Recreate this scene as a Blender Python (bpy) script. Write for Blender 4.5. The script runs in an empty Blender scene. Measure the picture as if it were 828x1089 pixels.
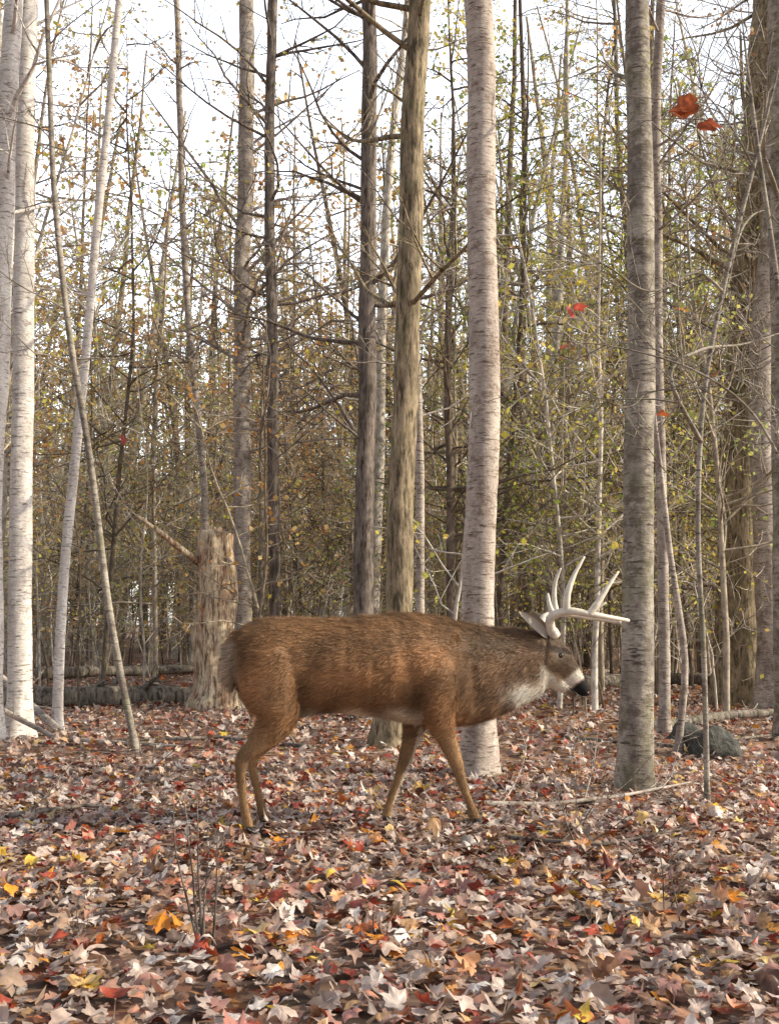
import bpy, math, random
import numpy as np
from mathutils import Vector, noise, Quaternion, Euler
random.seed(7); rs=np.random.RandomState(11)
S=bpy.context.scene
# ------------------------------------------------------------------ camera
F=1100.0; CX,CY=414.0,544.5; H=0.88; PIT=math.atan(136/F)
cp,sp=math.cos(PIT),math.sin(PIT)
cam=bpy.data.cameras.new("trail_camera"); co=bpy.data.objects.new("trail_camera",cam)
S.collection.objects.link(co); S.camera=co
co.location=(0,0,H); co.rotation_euler=(math.pi/2+PIT,0,0)
cam.sensor_fit='VERTICAL'; cam.sensor_height=24; cam.lens=24*F/1089; cam.clip_end=1000; cam.clip_start=0.05
S.view_settings.view_transform='Standard'; S.view_settings.look='None'; S.view_settings.exposure=0
def ray(px,py):
    u=(px-CX)/F; v=(py-CY)/F
    return (u,cp+v*sp,sp-v*cp)
def W(px,py,y):
    r=ray(px,py); t=y/r[1]; return Vector((r[0]*t,y,H+r[2]*t))
def site(px,py):
    r=ray(px,py); t=H/-r[2]; return (r[0]*t,r[1]*t)
# ------------------------------------------------------------------ light
AZ,EL=math.radians(95),math.radians(30)
w=bpy.data.worlds.new("World"); S.world=w; w.use_nodes=True
nt=w.node_tree; sk=nt.nodes.new('ShaderNodeTexSky'); sk.sky_type='NISHITA'; sk.sun_disc=False
sk.sun_elevation=EL; sk.sun_rotation=AZ; sk.dust_density=2.0; sk.air_density=1.2; sk.ozone_density=.5
hs=nt.nodes.new('ShaderNodeHueSaturation'); hs.inputs['Saturation'].default_value=.35; hs.inputs['Value'].default_value=1.2
nt.links.new(sk.outputs[0],hs.inputs['Color'])
# glow added to the sky colour, whitening the upper-left of the view
tc=nt.nodes.new('ShaderNodeTexCoord'); dt=nt.nodes.new('ShaderNodeVectorMath'); dt.operation='DOT_PRODUCT'
dt.inputs[1].default_value=Vector((-.22,.86,.46)).normalized(); nt.links.new(tc.outputs['Generated'],dt.inputs[0])
mr=nt.nodes.new('ShaderNodeMapRange'); mr.interpolation_type='SMOOTHSTEP'; nt.links.new(dt.outputs['Value'],mr.inputs['Value'])
mr.inputs['From Min'].default_value=.74; mr.inputs['From Max'].default_value=1.0; mr.inputs['To Min'].default_value=1.0; mr.inputs['To Max'].default_value=4.2
vm=nt.nodes.new('ShaderNodeVectorMath'); vm.operation='SCALE'; nt.links.new(hs.outputs[0],vm.inputs[0]); nt.links.new(mr.outputs[0],vm.inputs['Scale'])
nt.links.new(vm.outputs[0],nt.nodes['Background'].inputs[0]); nt.nodes['Background'].inputs[1].default_value=0.15
sd=Vector((math.sin(AZ)*math.cos(EL),math.cos(AZ)*math.cos(EL),math.sin(EL)))
sl=bpy.data.lights.new("sun",'SUN'); sl.energy=5; sl.angle=math.radians(0.5); sl.color=(1,0.88,0.66)
so=bpy.data.objects.new("sun",sl); S.collection.objects.link(so); so.rotation_euler=sd.to_track_quat('Z','Y').to_euler()
# ------------------------------------------------------------------ materials
def newmat(n):
    m=bpy.data.materials.new(n); m.use_nodes=True; t=m.node_tree; b=t.nodes['Principled BSDF']; return m,t,b
def N(t,typ,**k):
    n=t.nodes.new(typ)
    for a,v in k.items():
        if a in n.inputs: n.inputs[a].default_value=v
        else: setattr(n,a,v)
    return n
def ramp(t,fac,stops):
    r=t.nodes.new('ShaderNodeValToRGB'); e=r.color_ramp.elements
    while len(e)<len(stops): e.new(0.5)
    for i,(p,c) in enumerate(stops):
        e[i].position=p; e[i].color=(c[0],c[1],c[2],1) if not isinstance(c,(int,float)) else (c,c,c,1)
    t.links.new(fac,r.inputs[0]); return r.outputs[0]
def nz(t,scale,mp=(1,1,1),detail=4,rough=0.6,off=(0,0,0)):
    tc=t.nodes.new('ShaderNodeTexCoord'); m=t.nodes.new('ShaderNodeMapping'); m.inputs['Scale'].default_value=mp; m.inputs['Location'].default_value=off
    t.links.new(tc.outputs['Object'],m.inputs[0]); n=N(t,'ShaderNodeTexNoise',Scale=scale,Detail=detail,Roughness=rough)
    t.links.new(m.outputs[0],n.inputs[0]); return n.outputs[0]
def mix(t,fac,a,b,mode='MIX'):
    m=t.nodes.new('ShaderNodeMixRGB'); m.blend_type=mode
    for i,v in ((0,fac),(1,a),(2,b)):
        if isinstance(v,(int,float)): m.inputs[i].default_value=v
        elif isinstance(v,tuple): m.inputs[i].default_value=(*v,1)
        else: t.links.new(v,m.inputs[i])
    return m.outputs[0]
def bump(t,b,h,s,d):
    n=N(t,'ShaderNodeBump',Strength=s,Distance=d); t.links.new(h,n.inputs['Height']); t.links.new(n.outputs[0],b.inputs['Normal'])
def bark(name,c1,c2,dark,kind='birch',moss=0.0,off=0,patch=.53):
    m,t,b=newmat(name)
    o=(off,off*1.7,off*.6)
    base=ramp(t,nz(t,4,(1.4,1.4,.7),5,.7,o),[(.38,c2),(.58,c1)])
    if kind=='birch':
        s=nz(t,1,(9,9,60),3,.65,o); k=ramp(t,s,[(.57,0),(.65,.9)])
        base=mix(t,k,base,dark)
        s2=nz(t,1,(7,7,9),5,.8,(off+3,2,1)); base=mix(t,ramp(t,s2,[(patch,0),(patch+.11,.8)]),base,tuple(x*1.9 for x in dark))
        s3=nz(t,30,(1,1,2),3,.7,o); base=mix(t,.6,base,ramp(t,s3,[(.3,.5),(.6,1)]),'MULTIPLY')
        hgt=mix(t,.5,s,s3)
    else:
        s=nz(t,1,(26,26,4.5),5,.7,o); k=ramp(t,s,[(.38,1),(.54,0)])
        base=mix(t,k,base,dark)
        s3=nz(t,14,(1,1,1),4,.7,o); base=mix(t,.6,base,ramp(t,s3,[(.35,.5),(.65,1)]),'MULTIPLY'); hgt=s
    if moss>0:
        g=ramp(t,nz(t,6,(1,1,.7),4,.7,(9+off,1,1)),[(.5,0),(.62,moss)]); base=mix(t,g,base,(.17,.17,.08))
    t.links.new(base,b.inputs['Base Color']); b.inputs['Roughness'].default_value=.85; b.inputs['Specular IOR Level'].default_value=.25
    bump(t,b,hgt,.9,.02 if kind!='birch' else .012); return m
M_birch=bark('birch_bark',(.58,.51,.45),(.32,.27,.24),(.10,.075,.06),patch=.51)
M_yb=bark('yellow_birch_bark',(.62,.54,.48),(.42,.35,.31),(.12,.085,.065),off=12,patch=.53)
M_birch2=bark('pale_birch_bark',(.80,.76,.73),(.58,.53,.50),(.17,.14,.13),off=4,patch=.56)
M_grey=bark('grey_birch_bark',(.48,.43,.37),(.24,.21,.18),(.07,.055,.045),moss=.45,off=7,patch=.49)
M_maple=bark('furrowed_bark',(.50,.40,.27),(.28,.22,.15),(.09,.07,.045),'furrow',moss=.35,off=2)
M_dark=bark('dark_bark',(.30,.25,.22),(.18,.15,.13),(.07,.055,.045),'furrow',off=5)
M_snag=bark('dead_wood',(.80,.68,.50),(.56,.36,.24),(.20,.11,.07),'furrow',off=8)
M_log=bark('log_bark',(.38,.33,.29),(.22,.19,.16),(.07,.055,.045),'furrow',moss=.3,off=1)
m,t,b=newmat('forest_bark'); at=t.nodes.new('ShaderNodeAttribute'); at.attribute_name='Col'
c=mix(t,.9,at.outputs['Color'],ramp(t,nz(t,1,(9,9,6),3,.7),[(.35,.4),(.62,1.15)]),'MULTIPLY')
t.links.new(c,b.inputs['Base Color']); b.inputs['Roughness'].default_value=.9; b.inputs['Specular IOR Level'].default_value=.1; M_fb=m
def leafmat(name,trans=.3,rough=.45,plain=False,back=True):
    m,t,b=newmat(name); a=t.nodes.new('ShaderNodeAttribute'); a.attribute_name='Col'; c=a.outputs['Color']
    if plain:
        d=t.nodes.new('ShaderNodeBsdfDiffuse'); t.links.new(c,d.inputs[0]); surf=d.outputs[0]
    else:
        c=mix(t,.7,c,ramp(t,nz(t,45,(1,1,1),2,.7),[(.3,.5),(.65,1.15)]),'MULTIPLY'); surf=b.outputs[0]
    if back:
        g=t.nodes.new('ShaderNodeNewGeometry'); m2=t.nodes.new('ShaderNodeMath'); m2.operation='MULTIPLY'; m2.inputs[1].default_value=.35
        t.links.new(g.outputs['Backfacing'],m2.inputs[0]); c=mix(t,m2.outputs[0],c,(.66,.52,.46))
    if not plain: t.links.new(c,b.inputs['Base Color']); b.inputs['Roughness'].default_value=rough
    tr=t.nodes.new('ShaderNodeBsdfTranslucent'); t.links.new(c,tr.inputs[0]); ms=t.nodes.new('ShaderNodeMixShader'); ms.inputs[0].default_value=trans
    t.links.new(surf,ms.inputs[1]); t.links.new(tr.outputs[0],ms.inputs[2]); t.links.new(ms.outputs[0],t.nodes['Material Output'].inputs[0]); return m
M_leaf=leafmat('fallen_leaf',.20,.38); M_tleaf=leafmat('tree_leaf',.45,.5,True,False); M_hang=leafmat('hanging_leaf',.5,.5,False,False)
def simple(name,c,rough=.6,var=.4,sc=20,bs=.3,bd=.003):
    m,t,b=newmat(name); n=nz(t,sc,(1,1,1),4,.6)
    t.links.new(mix(t,1,c,ramp(t,n,[(.3,1-var),(.7,1+var*.3)]),'MULTIPLY'),b.inputs['Base Color']); b.inputs['Roughness'].default_value=rough; bump(t,b,n,bs,bd); return m
# ------------------------------------------------------------------ mesh helpers
def mesh_np(name,V,T,cols=None,smooth=True,mats=(),mi=None,parent=None,val=True):
    V=np.asarray(V,dtype=np.float32); T=np.asarray(T,dtype=np.int32); k=T.shape[1]
    me=bpy.data.meshes.new(name); me.vertices.add(len(V)); me.vertices.foreach_set('co',V.ravel())
    me.loops.add(T.size); me.loops.foreach_set('vertex_index',T.ravel())
    me.polygons.add(len(T)); me.polygons.foreach_set('loop_start',np.arange(0,T.size,k,dtype=np.int32))
    try: me.polygons.foreach_set('loop_total',np.full(len(T),k,dtype=np.int32))
    except Exception: pass
    me.polygons.foreach_set('use_smooth',np.full(len(T),smooth))
    for m in mats: me.materials.append(m)
    if mi is not None: me.polygons.foreach_set('material_index',np.asarray(mi,dtype=np.int32))
    if cols is not None:
        a=me.color_attributes.new(name='Col',type='FLOAT_COLOR',domain='POINT'); c=np.ones((len(V),4),np.float32); c[:,:3]=cols; a.data.foreach_set('color',c.ravel())
    me.update(calc_edges=True)
    if val: me.validate()
    ob=bpy.data.objects.new(name,me); S.collection.objects.link(ob)
    if parent: ob.parent=parent
    return ob
class MB:
    def __init__(s): s.v=[];s.f=[];s.m=[];s.c=[]
    def tube(s,pts,rad,sides=6,mat=0,cap=True,fn=None,col=(1,1,1)):
        n=len(pts); d=(pts[-1]-pts[0])
        ref=Vector((1,0,0)) if abs(d.z)>.6*d.length else Vector((0,0,1))
        if n>0 and abs(d.normalized().dot(ref))>.9: ref=Vector((0,1,0))
        b0=len(s.v)
        for i in range(n):
            t=(pts[min(i+1,n-1)]-pts[max(i-1,0)]); t.normalize()
            u=t.cross(ref); 
            if u.length<1e-4: u=t.cross(Vector((0,1,.1)))
            u.normalize(); vv=t.cross(u)
            for k in range(sides):
                a=2*math.pi*k/sides; r=rad[i]
                if fn: r=r*fn(pts[i],a,i)
                s.v.append(tuple(pts[i]+u*(math.cos(a)*r)+vv*(math.sin(a)*r))); s.c.append(col)
        for i in range(n-1):
            for k in range(sides):
                k2=(k+1)%sides; a=b0+i*sides
                s.f.append((a+k,a+k2,a+sides+k2,a+sides+k)); s.m.append(mat)
        if cap:
            for e,i in ((0,0),(1,n-1)):
                c=len(s.v); s.v.append(tuple(pts[i])); s.c.append(col)
                for k in range(sides):
                    a=b0+i*sides; s.f.append((c,a+(k+1)%sides,a+k) if e==0 else (c,a+k,a+(k+1)%sides)); s.m.append(mat)
    def leaf(s,p,size,col,mat=1):
        a=Vector((random.gauss(0,1),random.gauss(0,1),random.gauss(0,1))).normalized(); b=a.cross(Vector((random.gauss(0,1),random.gauss(0,1),random.gauss(0,1)))).normalized()
        i=len(s.v)
        for q in (p,p+a*size*.5+b*size*.38,p+a*size,p+a*size*.5-b*size*.38): s.v.append(tuple(q)); s.c.append(col)
        s.f.append((i,i+1,i+2,i+3)); s.m.append(mat)
    def arrays(s): return (np.array(s.v,np.float32),np.array(s.f,np.int32),np.array(s.m,np.int32),np.array(s.c,np.float32))
    def make(s,name,mats,parent=None,smooth=True):
        me=bpy.data.meshes.new(name); me.from_pydata(s.v,[],s.f)
        for m in mats: me.materials.append(m)
        me.polygons.foreach_set('material_index',np.array(s.m,dtype=np.int32)); me.polygons.foreach_set('use_smooth',np.full(len(s.f),smooth))
        a=me.color_attributes.new(name='Col',type='FLOAT_COLOR',domain='POINT'); c=np.ones((len(s.v),4),np.float32); c[:,:3]=np.array(s.c); a.data.foreach_set('color',c.ravel())
        me.update()
        ob=bpy.data.objects.new(name,me); S.collection.objects.link(ob)
        if parent: ob.parent=parent
        return ob
def rv(s=1): return Vector((random.gauss(0,s),random.gauss(0,s),random.gauss(0,s)))
def grow(mb,p,d,L,r,lev,cfg):
    segs=cfg['segs'][lev]; pts=[p.copy()]; dd=d.normalized(); 
    for i in range(segs):
        dd=(dd+rv(cfg['wob'])+Vector((0,0,cfg['up']))).normalized(); pts.append(pts[-1]+dd*(L/segs))
    rad=[r*(1-.75*i/segs) for i in range(segs+1)]
    mb.tube(pts,rad,cfg['sides'][lev],0,cap=False)
    if lev<len(cfg['n']):
        for k in range(cfg['n'][lev]):
            t=random.uniform(.2,1); q=t*segs; i=min(int(q),segs-1); pp=pts[i].lerp(pts[i+1],q-i)
            ax=(pts[i+1]-pts[i]).normalized(); sd_=ax.cross(rv()).normalized()
            nd=(ax*random.uniform(.4,.9)+sd_).normalized()
            grow(mb,pp,nd,L*random.uniform(.3,.55)*(1.15-.4*t),max(r*(1-.7*t)*.6,cfg['rmin']),lev+1,cfg)
    if lev>=cfg.get('leaflev',2) and cfg.get('leaves',0)>0:
        lam=cfg['leaves']; nl=int(lam)+(1 if random.random()<lam-int(lam) else 0)
        for k in range(nl):
            i=random.randrange(segs); c=random.choice(cfg['pal']); j=random.uniform(.7,1.25)
            mb.leaf(pts[i].lerp(pts[i+1],random.random())+rv(.03),random.uniform(*cfg['ls']),tuple(x*j for x in c))
# ------------------------------------------------------------------ ground
def gz(x,y):
    z=.03*noise.noise(Vector((x*.5,y*.5,3)))+.08*noise.noise(Vector((x*.12,y*.12,7)))*min(1,max(0,(y-6)/10))
    if y>32: z+=(y-32)*.02
    return z
ax=np.concatenate([-np.geomspace(200,.25,70)[:-1],np.linspace(-.25,.25,3),np.geomspace(.25,200,70)[1:]])
ay=np.concatenate([[-200,-80,-30,-10,-4],np.linspace(-1,25,150),np.geomspace(25.5,260,50)])
V=[(x,y,gz(x,y) if -20<x<20 or y>25 else gz(max(-20,min(20,x)),y)) for y in ay for x in ax]
nx=len(ax); T=[(j*nx+i,j*nx+i+1,(j+1)*nx+i+1,(j+1)*nx+i) for j in range(len(ay)-1) for i in range(nx-1)]
m,t,b=newmat('leaf_littered_soil')
tc=t.nodes.new('ShaderNodeTexCoord'); vo=N(t,'ShaderNodeTexVoronoi',Scale=11.0); t.links.new(tc.outputs['Object'],vo.inputs[0])
sx=t.nodes.new('ShaderNodeSeparateColor'); t.links.new(vo.outputs['Color'],sx.inputs[0])
c=ramp(t,sx.outputs[0],[(0,(.05,.03,.02)),(.3,(.16,.09,.06)),(.5,(.32,.21,.15)),(.65,(.24,.08,.04)),(.85,(.38,.26,.19)),(1,(.42,.18,.05))])
c=mix(t,.8,c,ramp(t,nz(t,3,(1,1,1),5),[(.35,.4),(.65,1)]),'MULTIPLY')
t.links.new(c,b.inputs['Base Color']); b.inputs['Roughness'].default_value=.9; bump(t,b,vo.outputs[0],.6,.03)
mesh_np('forest_ground',V,T,mats=(m,))
# ------------------------------------------------------------------ leaf litter
PAL=[((.68,.53,.46),23),((.52,.38,.31),18),((.50,.30,.16),15),((.32,.17,.11),12),((.44,.085,.045),13),((.60,.18,.06),8),((.13,.06,.04),12),((.76,.34,.06),5),((.82,.56,.09),3),((.80,.71,.66),17),((.25,.05,.035),6)]
pc=np.array([p[0] for p in PAL]); pw=np.array([p[1] for p in PAL],float); pw/=pw.sum()
H1=[(0,1.0),(8,.80),(17,.80),(29,.58),(41,.84),(49,.95),(57,.76),(66,.70),(80,.54),(96,.70),(106,.74),(116,.56),(140,.46),(165,.30)]
H3=[(0,1.0),(12,.82),(30,.66),(44,.80),(56,.80),(76,.62),(96,.66),(116,.60),(145,.5),(165,.30)]
H2=[(0,1),(28,.62),(49,.92),(78,.56),(104,.70),(140,.45)]
def templ(h,elong=1):
    pts=[(a,r) for a,r in h]+[(180,.14)]+[(360-a,r) for a,r in h[:0:-1]]
    return np.array([(math.sin(math.radians(a))*r,math.cos(math.radians(a))*r*elong) for a,r in pts])
OV=np.array([(0,1.1),(.22,.75),(.36,.3),(.33,-.15),(.18,-.5),(0,-.75),(-.18,-.5),(-.33,-.15),(-.36,.3),(-.22,.75)])
def leaves(name,X,Y,Z,size,tp,tilt,cols,mat,curl=.42,free=False):
    n=len(X); k=len(tp); P=np.vstack([[0,0],tp*.52,tp]); K=len(P)
    s=size[:,None]
    jit=1+rs.normal(0,.08,(n,K,2)); px=P[None,:,0]*jit[:,:,0]; py=P[None,:,1]*jit[:,:,1]
    px=px*rs.uniform(.7,1.05,(n,1))
    A=rs.normal(0,curl,(n,1)); B=rs.normal(0,curl,(n,1)); C=rs.normal(0,curl*.6,(n,1)); D=rs.uniform(-.1,.35,(n,1))
    pz=A*px**2+B*py**2+C*px*py+D*np.abs(px)*.8+.09*np.sin(px*7+rs.uniform(0,6,(n,1)))*np.cos(py*6+rs.uniform(0,6,(n,1)))
    yaw=rs.uniform(0,2*np.pi,n)
    th=np.abs(rs.normal(0,tilt,n)); th=np.minimum(th,1.7); ph=rs.uniform(0,2*np.pi,n); fl=rs.rand(n)<.4
    L=np.stack([px*s,py*s,pz*s*np.where(fl,-1,1)[:,None]],-1)
    c,sn=np.cos(yaw)[:,None],np.sin(yaw)[:,None]
    x=L[...,0]*c-L[...,1]*sn; y=L[...,0]*sn+L[...,1]*c; z=L[...,2]
    kx,ky=np.cos(ph)[:,None],np.sin(ph)[:,None]; ct,st=np.cos(th)[:,None],np.sin(th)[:,None]
    dot=(kx*x+ky*y)*(1-ct)
    x2=x*ct+ky*z*st+kx*dot; y2=y*ct-kx*z*st+ky*dot; z2=z*ct+(kx*y-ky*x)*st
    if not free: z2=z2-np.minimum(z2.min(axis=1,keepdims=True),0)*.75
    Vt=np.stack([x2+X[:,None],y2+Y[:,None],z2+Z[:,None]],-1).reshape(-1,3)
    t1=[(0,1+i,1+(i+1)%k) for i in range(k)]
    t2=[]
    for i in range(k):
        j=(i+1)%k; t2+= [(1+i,1+k+i,1+k+j),(1+i,1+k+j,1+j)]
    tri=np.array(t1+t2); flip=tri[:,::-1]
    T=np.where(fl[:,None,None],flip[None],tri[None])+(np.arange(n)*K)[:,None,None]
    cc=np.repeat(cols[:,None,:],K,1)*(1+rs.normal(0,.10,(n,K,1))); cc[:,0]*=1.25; cc[:,1+k:]*=rs.uniform(.7,1.15,(n,1,1))
    return mesh_np(name,Vt,T.reshape(-1,3),np.clip(cc,0,1).reshape(-1,3),True,(mat,))
litter=bpy.data.objects.new('fallen_leaves',None); S.collection.objects.link(litter)
def scatter(n,y0,y1,size,tp,tilt,zr):
    u=rs.rand(n); Y=np.sqrt(y0*y0+u*(y1*y1-y0*y0)); X=(rs.rand(n)*2-1)*(.47*Y+.9)
    G=np.array([gz(a,b) for a,b in zip(X,Y)])
    Z=G+rs.uniform(0,zr,n)
    idx=rs.choice(len(pc),n,p=pw)
    col=pc[idx]*rs.uniform(.6,1.2,(n,1))
    nn=np.array([noise.noise(Vector((a*.8,b*.8,1))) for a,b in zip(X,Y)])
    col=col*(1+nn[:,None]*.4)
    o=leaves('leaf_layer',X,Y,Z,rs.uniform(size[0],size[1],n),tp,tilt,col,M_leaf); o.parent=litter
scatter(12500,1.5,7.5,(.026,.056),templ(H1),.34,.035)
scatter(8500,1.5,7.5,(.026,.051),templ(H3),.42,.035)
scatter(6000,1.5,7.5,(.026,.044),OV,.42,.04)
scatter(20000,7.5,19,(.042,.07),templ(H2),.38,.035)
scatter(9000,19,36,(.07,.12),templ(H2),.4,.05)
ACC=[(4,928,1),(80,930,1),(20,965,0),(300,908,0),(357,968,0),(303,1020,0),(548,937,1),(700,975,1),(730,980,1),(770,975,0),(600,885,0),(450,845,1),(240,870,0),(525,770,1),(180,1000,0),(615,915,0),(760,870,1),(345,850,0),(130,895,0),(410,905,0),(655,930,0),(95,1060,1),(500,1050,0),(720,1065,0),(395,1020,0),(690,890,1)]
X=[];Y=[];cl=[]
for px,py,k in ACC:
    for q in range(2):
        x,y=site(px+random.uniform(-9,9),py+random.uniform(-4,4)); X.append(x);Y.append(y); cl.append((.85,.52,.05) if k else (.80,.30,.03))
X=np.array(X);Y=np.array(Y)
o=leaves('bright_leaves',X,Y,np.array([gz(a,b)+.045 for a,b in zip(X,Y)]),rs.uniform(.038,.056,len(X)),templ(H1),.35,np.array(cl)*rs.uniform(.8,1.1,(len(X),1)),M_leaf); o.parent=litter
# ------------------------------------------------------------------ named trees
TC=dict(segs=[6,4,3],sides=[5,4,3],n=[6,4],wob=.14,up=.05,rmin=.003)
def path_at(pts,z):
    for a,b in zip(pts,pts[1:]):
        if a.z<=z<=b.z: return a.lerp(b,(z-a.z)/max(b.z-a.z,1e-6)),(b-a).normalized()
    return pts[-1],Vector((0,0,1))
def tree(name,depth,pix,w0,w1,mat,height,br=(2.5,14,1.6),flare=.5,sides=18,cfg=TC,leaves_=0,pal=None,limbs=()):
    P=[W(px,py,depth) for px,py in pix]
    if P[0].z>0:
        d=(P[1]-P[0]); P.insert(0,P[0]-d*(P[0].z/d.z))
    P[0].z=min(P[0].z,gz(P[0].x,depth)-.06)
    d=(P[-1]-P[-2]).normalized(); top=P[-1].z
    while P[-1].z<height: 
        d=(d*.9+Vector((0,0,.1))+rv(.02)).normalized(); P.append(P[-1]+d*.8)
    r0=w0/2/F*depth; r1=w1/2/F*depth
    Q=[];step=.07 if r0>.05 else .15
    for i in range(len(P)-1):
        a,b_,c_,e=P[max(i-1,0)],P[i],P[i+1],P[min(i+2,len(P)-1)]
        n=max(2,int((c_-b_).length/ (step if b_.z<top+.5 else .3)))
        for k in range(n):
            s=k/n
            Q.append(.5*((2*b_)+(c_-a)*s+(2*a-5*b_+4*c_-e)*s*s+(3*b_-a-3*c_+e)*s**3))
    Q.append(P[-1])
    sd0=random.random()*50
    Q=[q+Vector((noise.noise(Vector((0,sd0,q.z*.7))),noise.noise(Vector((5,sd0,q.z*.7))),0))*min(r0,.12)*.3 for q in Q]
    R=[]
    for q in Q:
        if q.z<top: r=r0+(r1-r0)*max(0,q.z)/top
        else: r=r1*max(.06,(1-(q.z-top)/(height-top+.3)))
        R.append(r*(1+flare*math.exp(-max(q.z,0)/(r0*1.6+.02))))
    def fn(p,a,i):
        h=p.z
        l=1+.08*noise.noise(Vector((math.cos(a)*1.2,math.sin(a)*1.2,h*1.4+sd0)))+.05*noise.noise(Vector((math.cos(a)*4,math.sin(a)*4,h*9+sd0)))
        return l+flare*.45*math.exp(-max(h,0)/(r0*1.5+.02))*math.cos(3*a+sd0)*.6
    mb=MB(); mb.tube(Q,R,sides,0,True,fn)
    cf=dict(cfg); cf['leaves']=leaves_; cf['pal']=pal or [(.5,.4,.1)]; cf['ls']=(.04,.08)
    for k in range(br[1]):
        z=random.uniform(br[0],height*.95); p,_=path_at(Q,z); a=random.uniform(0,2*math.pi)
        L=br[2]*random.uniform(.5,1.2)*(1.1-.5*z/height)
        grow(mb,p,Vector((math.cos(a),math.sin(a),random.uniform(.1,.8))),L,min(r1*.35,.012+L*.008),0,cf)
    for lp,lr,ldep in limbs:
        pts=[W(x,y,dd) for (x,y),dd in zip(lp,ldep)]; R2=[lr*(1-.75*i/(len(pts)-1)) for i in range(len(pts))]
        S2=[];RR=[]
        for i in range(len(pts)-1):
            a,b_,c_,e=pts[max(i-1,0)],pts[i],pts[i+1],pts[min(i+2,len(pts)-1)]
            for k in range(5):
                s=k/5; S2.append(.5*((2*b_)+(c_-a)*s+(2*a-5*b_+4*c_-e)*s*s+(3*b_-a-3*c_+e)*s**3)); RR.append(R2[i]+(R2[i+1]-R2[i])*s)
        mb.tube(S2,RR,7,0,True)
        for k in range(9):
            i=random.randrange(3,len(S2)-1); ax_=(S2[i]-S2[i-1]).normalized()
            grow(mb,S2[i],(ax_*.7+ax_.cross(rv()).normalized()),random.uniform(.3,.8),max(RR[i]*.5,.003),1,cf)
    return mb.make(name,(mat,M_tleaf))
def dep(py): return site(414,py)[1]
YG=[(.66,.58,.14),(.50,.50,.15),(.72,.55,.16),(.66,.42,.18)]
tree('birch_tree',dep(790),[(-12,790),(-6,500),(4,220),(14,0)],26,20,M_birch2,11,(4.2,12,2))
tree('birch_tree',dep(785),[(20,785),(22,560),(26,300),(31,0)],25,20,M_birch2,12,(3.5,13,2))
tree('birch_sapling',dep(778),[(60,778),(70,590),(93,360),(110,180),(127,0)],11,8,M_birch2,8,(3.6,12,1.2),sides=10)
tree('bent_sapling',dep(803),[(148,803),(117,650),(93,470),(72,340),(58,200),(50,0)],8,6,M_grey,7,(3,10,1.0),sides=8)
tree('slender_maple_tree',16,[(224,735),(217,520),(198,300),(188,0)],8,7,M_birch,11,(4,20,1.6),sides=8)
tree('birch_tree',15,[(259,700),(257,400),(261,180),(263,0)],19,17,M_birch,15,(3.5,34,2.6),leaves_=.5,pal=YG)
tree('maple_tree',14,[(293,700),(291,420),(287,200),(290,0)],13,11,M_dark,14,(3.5,32,2.4),leaves_=.5,pal=YG)
tree('maple_tree',12,[(386,740),(388,500),(392,260),(392,0)],22,16,M_dark,15,(3,34,2.4),leaves_=.5,pal=YG)
tree('maple_tree',dep(795),[(408,795),(424,650),(430,430),(438,200),(443,0)],30,25,M_maple,14,(3.0,26,2.2),flare=.4)
tree('birch_tree',11,[(447,760),(446,520),(440,300)],10,8,M_birch,9,(3.2,20,1.2),sides=8)
tree('yellow_birch_tree',dep(826),[(509,826),(508,640),(514,400),(512,200),(506,0)],35,31,M_yb,13,(4.3,18,2),flare=.35,sides=26)
tree('grey_birch_tree',dep(843),[(674,843),(677,620),(681,400),(678,200),(676,0)],35,26,M_grey,12,(4.1,16,2),flare=.22,sides=26)
tree('slender_birch_tree',10,[(706,760),(704,600),(700,400),(697,180),(702,0)],12,10,M_birch,11,(3.2,20,1.5),sides=10)
tree('hardwood_tree',dep(748),[(786,748),(786,560),(793,400),(803,230),(818,0)],46,40,M_maple,17,(3.4,40,3),flare=.45,sides=24,
     limbs=[([(790,420),(770,440),(765,520)],.05,[15,14.2,14])])
tree('hardwood_tree',dep(752),[(818,752),(815,600),(808,420),(822,200),(850,0)],26,22,M_birch,15,(4,20,2.4),flare=.4)
tree('hardwood_tree',9.5,[(836,770),(830,500),(829,250),(826,0)],22,20,M_grey,12,(4,16,2))
tree('arching_sapling',5.6,[(752,858),(748,700),(742,560),(748,420),(770,300),(800,180)],6,5,M_grey,4.5,(1.6,9,.8),sides=7,
     limbs=[([(745,470),(712,400),(745,372),(790,366),(835,352)],.014,[5.6,5.4,5.5,5.7,5.9]),([(768,310),(740,290),(690,310),(640,280),(560,240)],.010,[5.6,5.5,5.4,5.3,5.2]),
            ([(775,290),(790,240),(815,225),(840,260)],.010,[5.6,5.7,5.8,5.8])])
tree('arching_sapling',8,[(722,780),(728,700),(712,590),(706,540)],8,6,M_birch,3.2,(1.6,6,.7),sides=7)
tree('arching_sapling',4.2,[(860,960),(850,600),(830,330),(800,120)],7,5,M_grey,3.4,(1.3,7,.8),sides=7,
     limbs=[([(845,520),(800,440),(740,395),(660,370),(585,362)],.007,[4.2,4.15,4.1,4.1,4.1]),([(812,200),(780,140),(745,95),(700,60)],.006,[4.2,4.2,4.2,4.2])])
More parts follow.
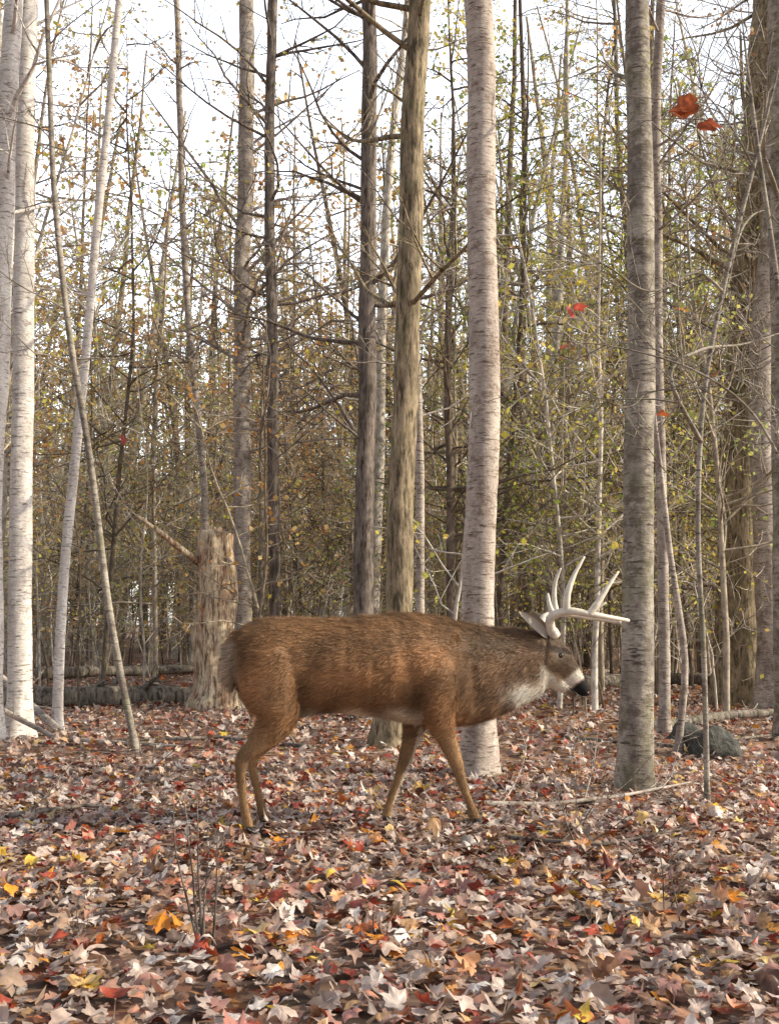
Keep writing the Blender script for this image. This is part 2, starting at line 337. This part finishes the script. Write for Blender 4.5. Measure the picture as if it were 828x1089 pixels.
# ------------------------------------------------------------------ snag
def snag():
    d=dep(752); P0=W(228,754,d); P1=W(231,566,d); mb=MB(); n=40; r0=23/F*d
    pts=[P0.lerp(P1,i/n)+Vector((.03*math.sin(i*.3),0,0)) for i in range(n+1)]; pts[0].z-=.1
    rad=[r0*(1-.2*i/n)*(1+.35*math.exp(-i/4)) for i in range(n+1)]
    fn=lambda p,a,i:1+.12*noise.noise(Vector((math.cos(a)*2,math.sin(a)*2,p.z*1.2)))+.06*noise.noise(Vector((math.cos(a)*7,math.sin(a)*7,p.z*2)))
    mb.tube(pts,rad,36,0,True,fn)
    for k in range(22):
        a=random.uniform(0,6.28); rr=random.uniform(.1,.95)*r0*.72; q=P1+Vector((math.cos(a)*rr,math.sin(a)*rr,-.15)); hh=random.uniform(.10,.24)
        mb.tube([q,q+Vector((0,0,hh*.6)),q+Vector((random.uniform(-.03,.03),0,hh))],[.08,.065,.02],5,0)
    for sx_,sy_ in ((248,630),(212,700),(244,715)):
        q=W(sx_,sy_,d-.12); mb.tube([q+Vector((0,0,-.1)),q,q+Vector((0,0,.1))],[.03,.07,.02],8,0)
    e=[W(214,600,d),W(195,586,d-.3),W(170,566,d-.5),W(145,548,d-.7)]; mb.tube(e,[.06,.045,.035,.02],7,0)
    mb.make('broken_tree_snag',(M_snag,))
snag()
# ------------------------------------------------------------------ logs, sticks, rock
def stick(name,pts,r0,r1,mat,sides=10,tw=0,wob=.2):
    mb=MB(); Q=[];n=14
    for i in range(len(pts)-1):
        for k in range(n): Q.append(pts[i].lerp(pts[i+1],k/n))
    Q.append(pts[-1]); sd0=random.random()*9
    Q=[q+Vector((noise.noise(Vector((sd0,q.x*1.5,q.y))),0,noise.noise(Vector((q.x*1.5,sd0,q.y)))))*r0*wob*4*.25 for q in Q]
    R=[r0+(r1-r0)*i/(len(Q)-1) for i in range(len(Q))]
    mb.tube(Q,R,sides,0,True,lambda p,a,i:1+.2*noise.noise(Vector((p.x*2+math.cos(a),math.sin(a)*2,p.y*2+i*.1))))
    for k in range(tw):
        i=random.randrange(2,len(Q)-1); grow(mb,Q[i],(Q[i]-Q[i-1]).normalized()+rv(.6)+Vector((0,0,.4)),random.uniform(.2,.6),R[i]*.5,1,dict(TC,leaves=0))
    return mb.make(name,(mat,))
def gp(px,py,up=0):
    x,y=site(px,py); return Vector((x,y,gz(x,y)+up))
stick('fallen_log',[gp(-30,752,.14),gp(110,749,.15),gp(205,747,.14)],.17,.13,M_log,16,8)
stick('fallen_log',[gp(40,728,.2),gp(150,724,.2),gp(330,722,.2)],.13,.08,M_log,12,6)
stick('fallen_log',[gp(560,735,.12),gp(700,730,.12),gp(850,735,.15)],.13,.10,M_log,12,3)
stick('fallen_log',[gp(690,775,.05),gp(780,765,.08),gp(850,762,.1)],.06,.04,M_log,10,2)
stick('fallen_branch',[gp(-20,770,.65),gp(28,775,.25),gp(70,785,.02)],.05,.03,M_birch,8,2)
stick('fallen_branch',[gp(-20,785,.35),gp(60,792,.05),gp(190,800,.04)],.03,.012,M_birch,8,3)
stick('fallen_branch',[gp(505,866,.05),gp(580,864,.04),gp(660,858,.06),gp(735,846,.08)],.016,.006,M_birch,8,5)
stick('fallen_branch',[gp(540,905,.05),gp(640,912,.04),gp(740,900,.07)],.010,.004,M_dark,7,4)
stick('fallen_branch',[gp(10,880,.05),gp(90,868,.05),gp(180,872,.03)],.012,.005,M_dark,7,4)
stick('fallen_branch',[gp(330,800,.04),gp(230,790,.05),gp(130,795,.05)],.02,.01,M_log,7,4)
stick('fallen_branch',[gp(600,790,.04),gp(720,800,.05),gp(828,785,.05)],.02,.01,M_log,7,4)
def blob(name,c,s,mat,seed):
    import bmesh
    bm=bmesh.new(); bmesh.ops.create_icosphere(bm,subdivisions=4,radius=1)
    for v in bm.verts:
        k=1+.28*noise.noise(v.co*1.3+Vector((seed,0,0)))+.10*noise.noise(v.co*4+Vector((seed,0,0))); v.co=Vector((v.co.x*s[0],v.co.y*s[1],v.co.z*s[2]))*k+c
    me=bpy.data.meshes.new(name); bm.to_mesh(me); bm.free(); me.materials.append(mat)
    me.polygons.foreach_set('use_smooth',np.full(len(me.polygons),True)); o=bpy.data.objects.new(name,me); S.collection.objects.link(o); return o
M_rock=simple('mossy_stone',(.09,.09,.08),.9,.7,22,.9,.03)
blob('mossy_rock',gp(758,806,.08),(.20,.16,.16),M_rock,3)
blob('mossy_rock',gp(728,792,.04),(.14,.12,.14),M_rock,8)
def weed(px,py,h,n,mat,r=.0035):
    mb=MB(); b0=gp(px,py,-.02)
    for k in range(n): grow(mb,b0+Vector((random.gauss(0,.02),random.gauss(0,.02),0)),Vector((random.gauss(0,.12),random.gauss(0,.12),1)),h*random.uniform(.6,1),r,0,dict(segs=[6,3,2],sides=[5,3,3],n=[5,2],wob=.08,up=.08,rmin=.0012,leaves=1.0,leaflev=1,ls=(.01,.02),pal=[(.08,.05,.04),(.15,.09,.06)]))
    mb.make('dry_weed_stalk',(mat,M_hang))
weed(220,1010,.50,5,M_dark,.005); weed(715,985,.35,2,M_dark); weed(752,850,.55,1,M_grey); weed(90,1000,.16,2,M_dark); weed(540,930,.2,2,M_dark); weed(395,1010,.15,2,M_dark); weed(170,800,.3,2,M_dark); weed(610,810,.3,2,M_dark); weed(640,990,.15,2,M_dark)
hx=[];hc=[];hsz=[]
for px,py,d,c_,s_ in [(735,112,4.2,(.45,.12,.05),.085),(748,132,4.2,(.38,.10,.05),.075),(722,118,4.22,(.5,.16,.07),.06),(606,332,4.1,(.65,.10,.06),.055),(613,326,4.1,(.6,.12,.08),.045),(600,368,4.1,(.7,.22,.12),.045),(722,328,5.5,(.75,.30,.05),.06),(760,398,4.1,(.4,.15,.05),.03),(545,262,5.2,(.6,.3,.1),.03),(130,468,7,(.35,.05,.04),.06),(705,440,5.4,(.55,.15,.05),.05)]:
    hx.append(W(px,py,d)); hc.append(c_); hsz.append(s_)
hl=leaves('hanging_maple_leaves',np.array([p.x for p in hx]),np.array([p.y for p in hx]),np.array([p.z for p in hx]),np.array(hsz),templ(H3),1.3,np.array(hc),M_hang,.6,True)
# ------------------------------------------------------------------ distant forest (one merged mass)
root=bpy.data.objects.new('distant_forest',None); S.collection.objects.link(root)
PALS=[[(.78,.68,.16),(.62,.60,.16),(.80,.60,.20)],[(.66,.44,.24),(.70,.52,.30),(.72,.34,.14)],[(.30,.38,.12),(.44,.50,.16),(.66,.62,.20)],[(.74,.60,.30),(.70,.42,.18),(.64,.54,.34)]]
def variant(kind,seed):
    random.seed(seed); mb=MB()
    Hh,r,nb,z0,bl={'tall':(random.uniform(17,23),random.uniform(.09,.18),32,.2,3.0),'mid':(random.uniform(8,13),random.uniform(.04,.08),34,.14,2.4),
      'sap':(random.uniform(3,6.5),random.uniform(.012,.028),15,.12,1.2),'far':(random.uniform(12,20),random.uniform(.1,.2),24,.08,3.4)}[kind]
    pal=PALS[seed%4]; lf={'tall':.7,'mid':1.6,'sap':1.2,'far':3.3}[kind]*(1.15 if seed%2 else 1.0)
    p=Vector((0,0,-.2)); pts=[p.copy()]; d=Vector((random.gauss(0,.03),random.gauss(0,.03),1)); ns=16; wv=.03 if kind!='sap' else .08
    for i in range(ns): d=(d+Vector((random.gauss(0,wv),random.gauss(0,wv),.05))).normalized(); p=p+d*(Hh/ns); pts.append(p.copy())
    mb.tube(pts,[r*(1-.85*i/ns) for i in range(ns+1)],8 if kind!='sap' else 5,0,False)
    big=kind in('tall','mid')
    cf=dict(segs=[5,3,2] if big else [4,3],sides=[4,3,3],n=[5,4] if big else [5],wob=.16,up=.04,rmin=.006 if big else .0055,leaves=lf,leaflev=2 if big else 1,pal=pal,ls=(.04,.09) if kind!='far' else (.10,.22))
    if kind=='far': cf['rmin']=.012
    for k in range(nb):
        z=Hh*random.uniform(z0,.97); q,_=path_at(pts,z); a=random.uniform(0,6.28); L=bl*random.uniform(.5,1.2)*(1.15-.75*z/Hh)
        grow(mb,q,Vector((math.cos(a),math.sin(a),random.uniform(0,.9))),L,min(r*.4,.01+.007*L),0,cf)
    return mb.arrays()
VT=[variant('tall',s) for s in range(4)]; VM=[variant('mid',s+12) for s in range(8)]; VS=[variant('sap',s+20) for s in range(8)]; VF=[variant('far',s+40) for s in range(8)]
random.seed(99)
BC=[(.60,.55,.48),(.24,.19,.15),(.52,.44,.34),(.15,.12,.10),(.70,.64,.57),(.40,.34,.27),(.22,.18,.14)]
class Mass:
    def __init__(s,name): s.name=name; s.V=[];s.F=[];s.M=[];s.C=[];s.n=0
    def put(s,A,x,y,sc):
        V_,F_,M_,C_=A
        R=np.array((Euler((random.gauss(0,.03),random.gauss(0,.03),random.uniform(0,6.28))).to_matrix()),np.float32)
        V2=(V_*np.array([sc,sc,sc*random.uniform(.9,1.1)],np.float32))@R.T+np.array([x,y,gz(x,y)],np.float32)
        bc=np.array(random.choice(BC),np.float32)*random.uniform(.8,1.15); tint=np.array([random.uniform(.8,1.1)]*2+[random.uniform(.6,1.1)],np.float32)
        wood=(C_[:,0]>.999)&(C_[:,1]>.999)&(C_[:,2]>.999)
        s.V.append(V2); s.F.append(F_+s.n); s.M.append(M_); s.C.append(np.where(wood[:,None],bc,np.minimum(C_*tint,.9))); s.n+=len(V_)
    def make(s):
        mesh_np(s.name,np.concatenate(s.V),np.concatenate(s.F),np.concatenate(s.C),True,(M_fb,M_tleaf),np.concatenate(s.M),root,False)
def spread(ms,vs,kind,n,y0_,y1_,s0,s1,k=.43,m=1.2,gap=True):
    c=0
    while c<n:
        y=math.sqrt(random.uniform(y0_*y0_,y1_*y1_)); x=random.uniform(-1,1)*(k*y+m); q=x/y
        if y<18 and -.215<q<-.12: continue
        if kind!='sap' and y<15 and -.36<q<.02: continue
        if gap and -.33<q<.0:
            if kind!='sap' and y<26 and random.random()<.45: continue
            if kind=='tall' and random.random()<.5: continue
        i=random.randrange(len(vs))
        if q>.05 and random.random()<.75: i=random.choice([j for j in range(len(vs)) if j%4 in (0,2)])
        elif q<0 and random.random()<.35: i=random.choice([j for j in range(len(vs)) if j%4 in (1,3)])
        ms.put(vs[i],x,y,random.uniform(s0,s1)); c+=1
A=Mass('tall_trunks_and_crowns'); spread(A,VT,'tall',62,15,50,.8,1.1); A.make()
A=Mass('understory_trees'); spread(A,VM,'mid',120,11.5,36,.75,1.15); A.put(VM[3],-6.5,5,.9); A.make()
A=Mass('saplings'); spread(A,VS,'sap',250,10,35,.7,1.2); spread(A,VS,'sap',170,30,55,1.2,2)
for x,y in ((3.8,2.4),(-4.5,3.5)): A.put(VS[1],x,y,.8)  # unseen saplings beside the frame; the right one added to cast twig shadows
A.make()
A=Mass('far_trees'); spread(A,VF,'far',220,36,85,1.1,1.7,gap=False); A.make()
# ------------------------------------------------------------------ DEER
def y0(px): return 4.85+.00075*(px-265)
def D(px,py,dy=0): return W(px,py,y0(px)+dy)
U=.00436 # metres per template unit at the deer
deer=bpy.data.objects.new('whitetail_buck_deer',None); S.collection.objects.link(deer)
class Loft:
    def __init__(s): s.v=[];s.f=[]
    def rings(s,R,n=24,eg=0.0):
        b=len(s.v)
        for c,a,bb in R:
            for k in range(n):
                t=2*math.pi*k/n; s.v.append(tuple(c+a*math.cos(t)+bb*(math.sin(t)*(1+eg*math.cos(t)))))
        m=len(R)
        for i in range(m-1):
            for k in range(n): s.f.append((b+i*n+k,b+i*n+(k+1)%n,b+(i+1)*n+(k+1)%n,b+(i+1)*n+k))
        s.f.append(tuple(b+k for k in range(n))[::-1]); s.f.append(tuple(b+(m-1)*n+k for k in range(n)))
L=Loft()
def interp(ctrl,n):
    A=np.array(ctrl,float); m=len(A); out=[]
    for i in range(m-1):
        a,b_,c_,e=A[max(i-1,0)],A[i],A[i+1],A[min(i+2,m-1)]
        for k in range(n):
            s=k/n; out.append(.5*((2*b_)+(c_-a)*s+(2*a-5*b_+4*c_-e)*s*s+(3*b_-a-3*c_+e)*s**3))
    out.append(A[-1]); return out
tor=[(249,684,712,.035),(254,671,735,.08),(264,663,752,.115),(285,657,765,.145),(315,657,764,.155),(350,657,758,.17),(395,654,762,.185),(430,651,768,.18),(460,654,772,.165),(485,660,772,.145),(505,664,770,.125),(530,667,761,.108),(555,669,750,.092),(574,671,738,.075),(586,676,728,.05)]
R=[]
for px,tp_,bt,hw in interp(tor,4):
    a=D(px,tp_); b_=D(px,bt); R.append(((a+b_)/2,(a-b_)/2,Vector((-.18,1,0)).normalized()*hw))
L.rings(R,32,.12)
def limb(ch,dy,side=.85,n=3):
    C=interp([(c[0],c[1],c[2],c[3] if len(c)>3 else 0) for c in ch],n); P=[D(c[0],c[1],dy+c[3]) for c in C]; R=[]
    for i,c in enumerate(C):
        t=(P[min(i+1,len(P)-1)]-P[max(i-1,0)]).normalized(); sdv=Vector((0,1,0)); a=t.cross(sdv).normalized(); sdv=a.cross(t).normalized()
        r=c[2]*U; R.append((P[i],a*r,sdv*min(r*side,.085)))
    L.rings(R,18)
limb([(576,698,27),(583,700,24.5),(592,704,20.5),(601,712,15.5),(609,722,11.5),(616,730,9.6),(621,735,7.8),(624,738,4)],0,.74)
limb([(585,690,8),(595,690,7),(604,700,4)],-.035,.8); limb([(585,690,8),(595,690,7),(604,700,4)],.035,.8)
limb([(577,714,13),(588,722,11),(600,731,6.5),(612,737,5)],0,1.0)
limb([(282,690,26),(286,712,33),(290,738,30),(294,762,23),(283,781,15),(268,796,9.5),(258,806,7.4),(256,822,5.4),(258,845,4.3),(261,866,4.8),(263,876,5.6),(265,882,4.6)],-.082,.74)
limb([(288,700,26),(294,735,26),(300,758,20),(291,778,13),(277,794,9),(269,804,7.2),(269,818,5.2),(273,838,4.2),(277,855,4.6),(279,864,5.4),(281,870,4.5)],.085,.72)
limb([(462,700,24),(462,725,27),(465,752,21),(471,775,13),(479,796,9),(485,812,7.4),(489,826,5.4),(496,846,4.3),(501,860,4.8),(504,868,5.6),(506,873,4.6)],-.095,.72)
limb([(448,715,24),(446,745,20),(441,770,13),(435,792,9),(429,812,7.2),(424,826,5.2),(417,846,4.3),(413,858,4.6),(411,866,5.4),(410,871,4.6)],.085,.7)
limb([(253,672,5),(248,685,7),(245,705,7),(245,722,5),(247,736,1.5)],0,1.4)
bmn=bpy.data.meshes.new('body'); bmn.from_pydata(L.v,[],L.f); bmn.update()
bo=bpy.data.objects.new('tmp',bmn); S.collection.objects.link(bo)
rm=bo.modifiers.new('r','REMESH'); rm.mode='VOXEL'; rm.voxel_size=.0065
sm=bo.modifiers.new('s','SMOOTH'); sm.factor=.5; sm.iterations=5
dg=bpy.context.evaluated_depsgraph_get(); body=bpy.data.meshes.new_from_object(bo.evaluated_get(dg)); bpy.data.objects.remove(bo)
nv=len(body.vertices); Vb=np.empty(nv*3,np.float32); body.vertices.foreach_get('co',Vb); Vb=Vb.reshape(-1,3)
Nb=np.array([tuple(v.normal) for v in body.vertices],np.float32)
dv=Vb[:,1]*cp+(Vb[:,2]-H)*sp; TX=CX+F*Vb[:,0]/dv; TY=CY-F*((Vb[:,2]-H)*cp-Vb[:,1]*sp)/dv  # side-view modelling template coords
latr=Vb[:,1]-(4.85+.00075*(TX-265))
def sst(a,b,x): t=np.clip((x-a)/(b-a),0,1); return t*t*(3-2*t)
def lerp(c,n,k): return c*(1-k[:,None])+np.array(n)[None]*k[:,None]
nzv=np.array([noise.noise(Vector(map(float,v))*9) for v in Vb]); nz2=np.array([noise.noise(Vector(map(float,v))*3.5+Vector((5,5,5))) for v in Vb]); TXn=TX+nzv*5; TYn=TY+nzv*5
rel=.012*np.exp(-((TX-470)**2/500+(TY-715)**2/1500))-.013*np.exp(-((TX-440-(TY-720)*.25)**2/70+(TY-730)**2/1500))-.013*np.exp(-((TX-322+(TY-730)*.3)**2/90+(TY-745)**2/900))
rel+=.0028*np.sin(TX*.42)*np.exp(-((TX-385)**2/1400+(TY-715)**2/900))-.010*np.exp(-((TX-506-(TY-715)*.15)**2/60+(TY-725)**2/900))+.004*nzv
rel*=(np.abs(Nb[:,1])>.35)*(TY<775)
Vb=Vb+Nb*rel[:,None]; body.vertices.foreach_set('co',Vb.astype(np.float32).ravel()); body.update()
C=np.tile(np.array([.34,.19,.095]),(nv,1))
C=lerp(C,(.20,.115,.058),.8*(1-sst(655,700,TYn)))
C=lerp(C,(.22,.14,.088),sst(480,520,TXn)*.85)
C=lerp(C,(.12,.075,.05),np.clip(np.exp(-((TX-492)**2/160+(TY-725)**2/900)),0,1)*.6)
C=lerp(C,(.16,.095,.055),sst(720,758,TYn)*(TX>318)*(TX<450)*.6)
C=lerp(C,(.32,.195,.10),sst(765,800,TYn))
belly=sst(750,764,TYn)*(Nb[:,2]<-.2)*(TX>318)*(TX<450); C=lerp(C,(.66,.58,.48),belly*.9)
inner=(TY>740)*(TY<800)*sst(.03,.0,np.abs(latr))*((TX<330)); C=lerp(C,(.6,.52,.43),inner*.8)
rump=(1-sst(249,257,TX))*sst(675,690,TY)*(TY<745)*.6; C=lerp(C,(.6,.52,.43),rump)
hk=np.exp(-((TX-262)**2+(TY-806)**2)/90)*(latr<0); C=lerp(C,(.10,.06,.04),np.clip(hk,0,1)*.6)
hd=(TX>574)&(TY>660)
fa=(TX-578)*.616+(TY-690)*.788; fb=(TX-578)*.788-(TY-690)*.616
C=np.where(hd[:,None],lerp(C,(.22,.15,.10),np.full(nv,.8)),C)
C=np.where(hd[:,None],lerp(C,(.11,.075,.055),sst(2,9,fb)*.75),C)
C=np.where(hd[:,None],lerp(C,(.66,.60,.52),sst(-7,-14,fb)*.9*sst(6,20,fa)),C)
ey=np.exp(-((TX-595)**2+(TY-696)**2)/34); C=np.where(hd[:,None],lerp(C,(.5,.43,.35),np.clip(ey*1.1,0,1)*.6),C)
C=np.where(hd[:,None],lerp(C,(.70,.64,.57),sst(37,42,fa)*(1-sst(49,51,fa))*.9),C)
C=np.where(hd[:,None],lerp(C,(.012,.011,.011),((fa>52)&(fb>-4)).astype(float)),C)
th=np.exp(-((TX-564)**2/420+(TYn-738)**2/130)); C=lerp(C,(.80,.74,.66),np.clip(th*1.5,0,1)*.95)
C*=(1+nzv[:,None]*.4+nz2[:,None]*.4)
C=np.clip(C,.005,.9)
a=body.color_attributes.new(name='Col',type='FLOAT_COLOR',domain='POINT'); cc=np.ones((nv,4),np.float32); cc[:,:3]=C; a.data.foreach_set('color',cc.ravel())
m,t,b=newmat('deer_coat'); at=t.nodes.new('ShaderNodeAttribute'); at.attribute_name='Col'
s=nz(t,1,(60,200,160),4,.7); t.links.new(mix(t,.6,at.outputs['Color'],ramp(t,s,[(.3,.6),(.7,1.2)]),'MULTIPLY'),b.inputs['Base Color']); b.inputs['Roughness'].default_value=.8; b.inputs['Specular IOR Level'].default_value=.2; bump(t,b,s,.5,.004)
body.materials.clear(); body.materials.append(m); body.polygons.foreach_set('use_smooth',np.full(len(body.polygons),True))
ob=bpy.data.objects.new('body',body); S.collection.objects.link(ob); ob.parent=deer
nf=150000; idx=rs.randint(0,nv,nf); P=Vb[idx]+rs.normal(0,.003,(nf,3)); Nn=Nb[idx]
leg=(TY[idx]>785)&(TX[idx]<520); face=(TX[idx]>580); nose=(fa[idx]>50)&face; keep=~nose
dirv=np.where(leg[:,None],np.array([0,0,-1.0]),np.array([-1.0,0,-.35])); dirv=np.where(face[:,None],np.array([-.6,0,.6]),dirv)
dirv=dirv-Nn*np.sum(dirv*Nn,1,keepdims=True); dirv/=np.linalg.norm(dirv,axis=1,keepdims=True)+1e-6
ln=rs.uniform(.014,.030,nf)*np.where(leg|face,.4,1); ln=np.where((TX[idx]<253)&(TY[idx]>680),ln*1.6,ln)
ln=np.where((TX[idx]>490)&(TX[idx]<575),ln*1.3,ln)
cl_=np.array([[noise.noise(Vector(map(float,p))*22),0,noise.noise(Vector(map(float,p))*22+Vector((9,9,9)))] for p in P])
dd=dirv*1.0+Nn*.30+rs.normal(0,.12,(nf,3))+cl_*.6; tip=P+dd*ln[:,None]; sdv=np.cross(dd,Nn); sdv/=np.linalg.norm(sdv,axis=1,keepdims=True)+1e-6
wd=.0011; A_=P+sdv*wd; B_=P-sdv*wd
Vf=np.stack([A_,B_,tip],1)[keep].reshape(-1,3); cf_=(C[idx]*rs.uniform(.45,1.6,(nf,1)))[keep]; cf_=np.repeat(cf_[:,None,:],3,1); cf_[:,2]*=1.25
m,t,b=newmat('deer_hair'); at=t.nodes.new('ShaderNodeAttribute'); at.attribute_name='Col'; t.links.new(at.outputs['Color'],b.inputs['Base Color']); b.inputs['Roughness'].default_value=.55; b.inputs['Specular IOR Level'].default_value=.3
tr=t.nodes.new('ShaderNodeBsdfTranslucent'); t.links.new(at.outputs['Color'],tr.inputs[0]); ms=t.nodes.new('ShaderNodeMixShader'); ms.inputs[0].default_value=.35
t.links.new(b.outputs[0],ms.inputs[1]); t.links.new(tr.outputs[0],ms.inputs[2]); t.links.new(ms.outputs[0],t.nodes['Material Output'].inputs[0])
M_hair=m
fo=mesh_np('fur',Vf,np.arange(len(Vf)).reshape(-1,3),np.clip(cf_,0,1).reshape(-1,3),False,(m,)); fo.parent=deer
M_hoof=simple('hoof_horn',(.035,.028,.024),.45); M_ant=simple('antler_bone',(.80,.73,.62),.45,.3,25,.4,.003); M_black=simple('nose_skin',(.012,.011,.011),.35)
def hoof(px,py,dy,lean):
    P=D(px,py,dy); g=gz(P.x,P.y)
    for s_ in (-1,1):
        Lf=Loft(); R=[]
        zb=g+.012
        for q,(ln_,wd_,fx) in enumerate([(.016,.012,0),(.022,.014,.008),(.028,.016,.018),(.030,.017,.024)]):
            z=P.z+.01+(zb-P.z-.01)*q/3
            R.append((Vector((P.x+fx+lean*q/3,P.y+s_*.0135,z)),Vector((ln_,0,0)),Vector((0,wd_,0))))
        Lf.rings(R,14)
        me=bpy.data.meshes.new('hoof'); me.from_pydata(Lf.v,[],Lf.f); me.materials.append(M_hoof); me.polygons.foreach_set('use_smooth',np.full(len(Lf.f),True)); o=bpy.data.objects.new('hoof',me); S.collection.objects.link(o); o.parent=deer
hoof(265,881,-.082,.008); hoof(281,869,.085,.01); hoof(506,872,-.095,.012); hoof(410,870,.085,-.004)
def antler(sg,dx,dyy,near):
    mb=MB()
    def line(pp,r0_,r1_,n=6):
        C_=interp(pp,n); P_=[D(c[0]+dx,c[1]+dyy,sg*c[2]) for c in C_]; m_=len(P_)
        mb.tube(P_,[r0_+(r1_-r0_)*(i/(m_-1))**1.6 for i in range(m_)],9,0,True,lambda p,a,i:1+.12*noise.noise(p*60))
    line([(590,678,.035),(585,668,.05),(586,656,.085),(604,650,.13),(626,653,.155),(650,657,.14),(668,660,.10)],.025,.008)
    line([(590,677,.035),(586,670,.045)],.030,.025,3)
    if near:
        line([(589,656,.08),(584,644,.075),(582,631,.06)],.016,.005)
        line([(602,652,.125),(603,633,.135),(610,612,.125),(621,592,.11)],.019,.005)
        line([(626,654,.155),(636,640,.16),(646,624,.15),(657,608,.13)],.018,.005)
    else:
        line([(600,652,.125),(597,636,.135),(598,618,.125),(604,602,.11)],.016,.005)
        line([(630,654,.155),(640,646,.16),(652,639,.15)],.014,.005)
    mb.make('antler',(M_ant,),parent=deer)
antler(-1,0,0,True); antler(1,-8,2,False)
def ear(sg,base,tip):
    b0=D(*base); t0=D(*tip); ax_=(t0-b0); Ln=ax_.length; ax_.normalize()
    out=Vector((.55,sg*.8,.1)); out=(out-ax_*out.dot(ax_)).normalized(); sd_=ax_.cross(out).normalized()
    V_=[];F_=[];Cc=[]; ns,ntt=12,9
    for lay in (0,1):
        for i in range(ns+1):
            s_=i/ns; wd_=.036*(math.sin(math.pi*min(1,.16+s_*.84)))**.75*(1 if s_<1 else 0.05)
            for j in range(ntt+1):
                q=j/ntt*2-1; p=b0+ax_*(s_*Ln)+sd_*(q*wd_)+out*(q*q*wd_*.75 - .012 + (0 if lay==0 else .005)*(1-abs(q)**4))
                V_.append(tuple(p)); Cc.append((.26,.19,.14) if lay==0 else ((.6,.54,.48) if abs(q)<.75 else (.34,.27,.21)))
    o_=(ns+1)*(ntt+1)
    for lay in (0,1):
        for i in range(ns):
            for j in range(ntt):
                a_=lay*o_+i*(ntt+1)+j; F_.append((a_,a_+1,a_+ntt+2,a_+ntt+1))
    e=mesh_np('ear',V_,F_,np.array(Cc),True,(M_hair,)); e.parent=deer
ear(-1,(583,676,-.045),(552,650,-.095)); ear(1,(585,675,.045),(566,650,.13))
def ball(name,c,r,sc,mat):
    import bmesh
    bm=bmesh.new(); bmesh.ops.create_uvsphere(bm,u_segments=20,v_segments=14,radius=r)
    me=bpy.data.meshes.new(name); bm.to_mesh(me); bm.free(); me.materials.append(mat); me.polygons.foreach_set('use_smooth',np.full(len(me.polygons),True))
    o=bpy.data.objects.new(name,me); o.location=c; o.scale=sc; S.collection.objects.link(o); o.parent=deer; return o
M_eye,t,b=newmat('eye'); b.inputs['Base Color'].default_value=(.008,.005,.004,1); b.inputs['Roughness'].default_value=.08
ball('eye',D(595,697,-.066),.016,(1,.7,.9),M_eye); ball('eye',D(595,697,.066),.016,(1,.7,.9),M_eye)
ball('nose',D(623,737,0),.019,(.8,1.1,.85),M_black)
mb=MB(); mb.tube([D(622,743,-.022),D(614,739,-.034),D(604,731,-.044)],[.0025,.003,.0015],6); mb.make('mouth_line',(M_black,),parent=deer)
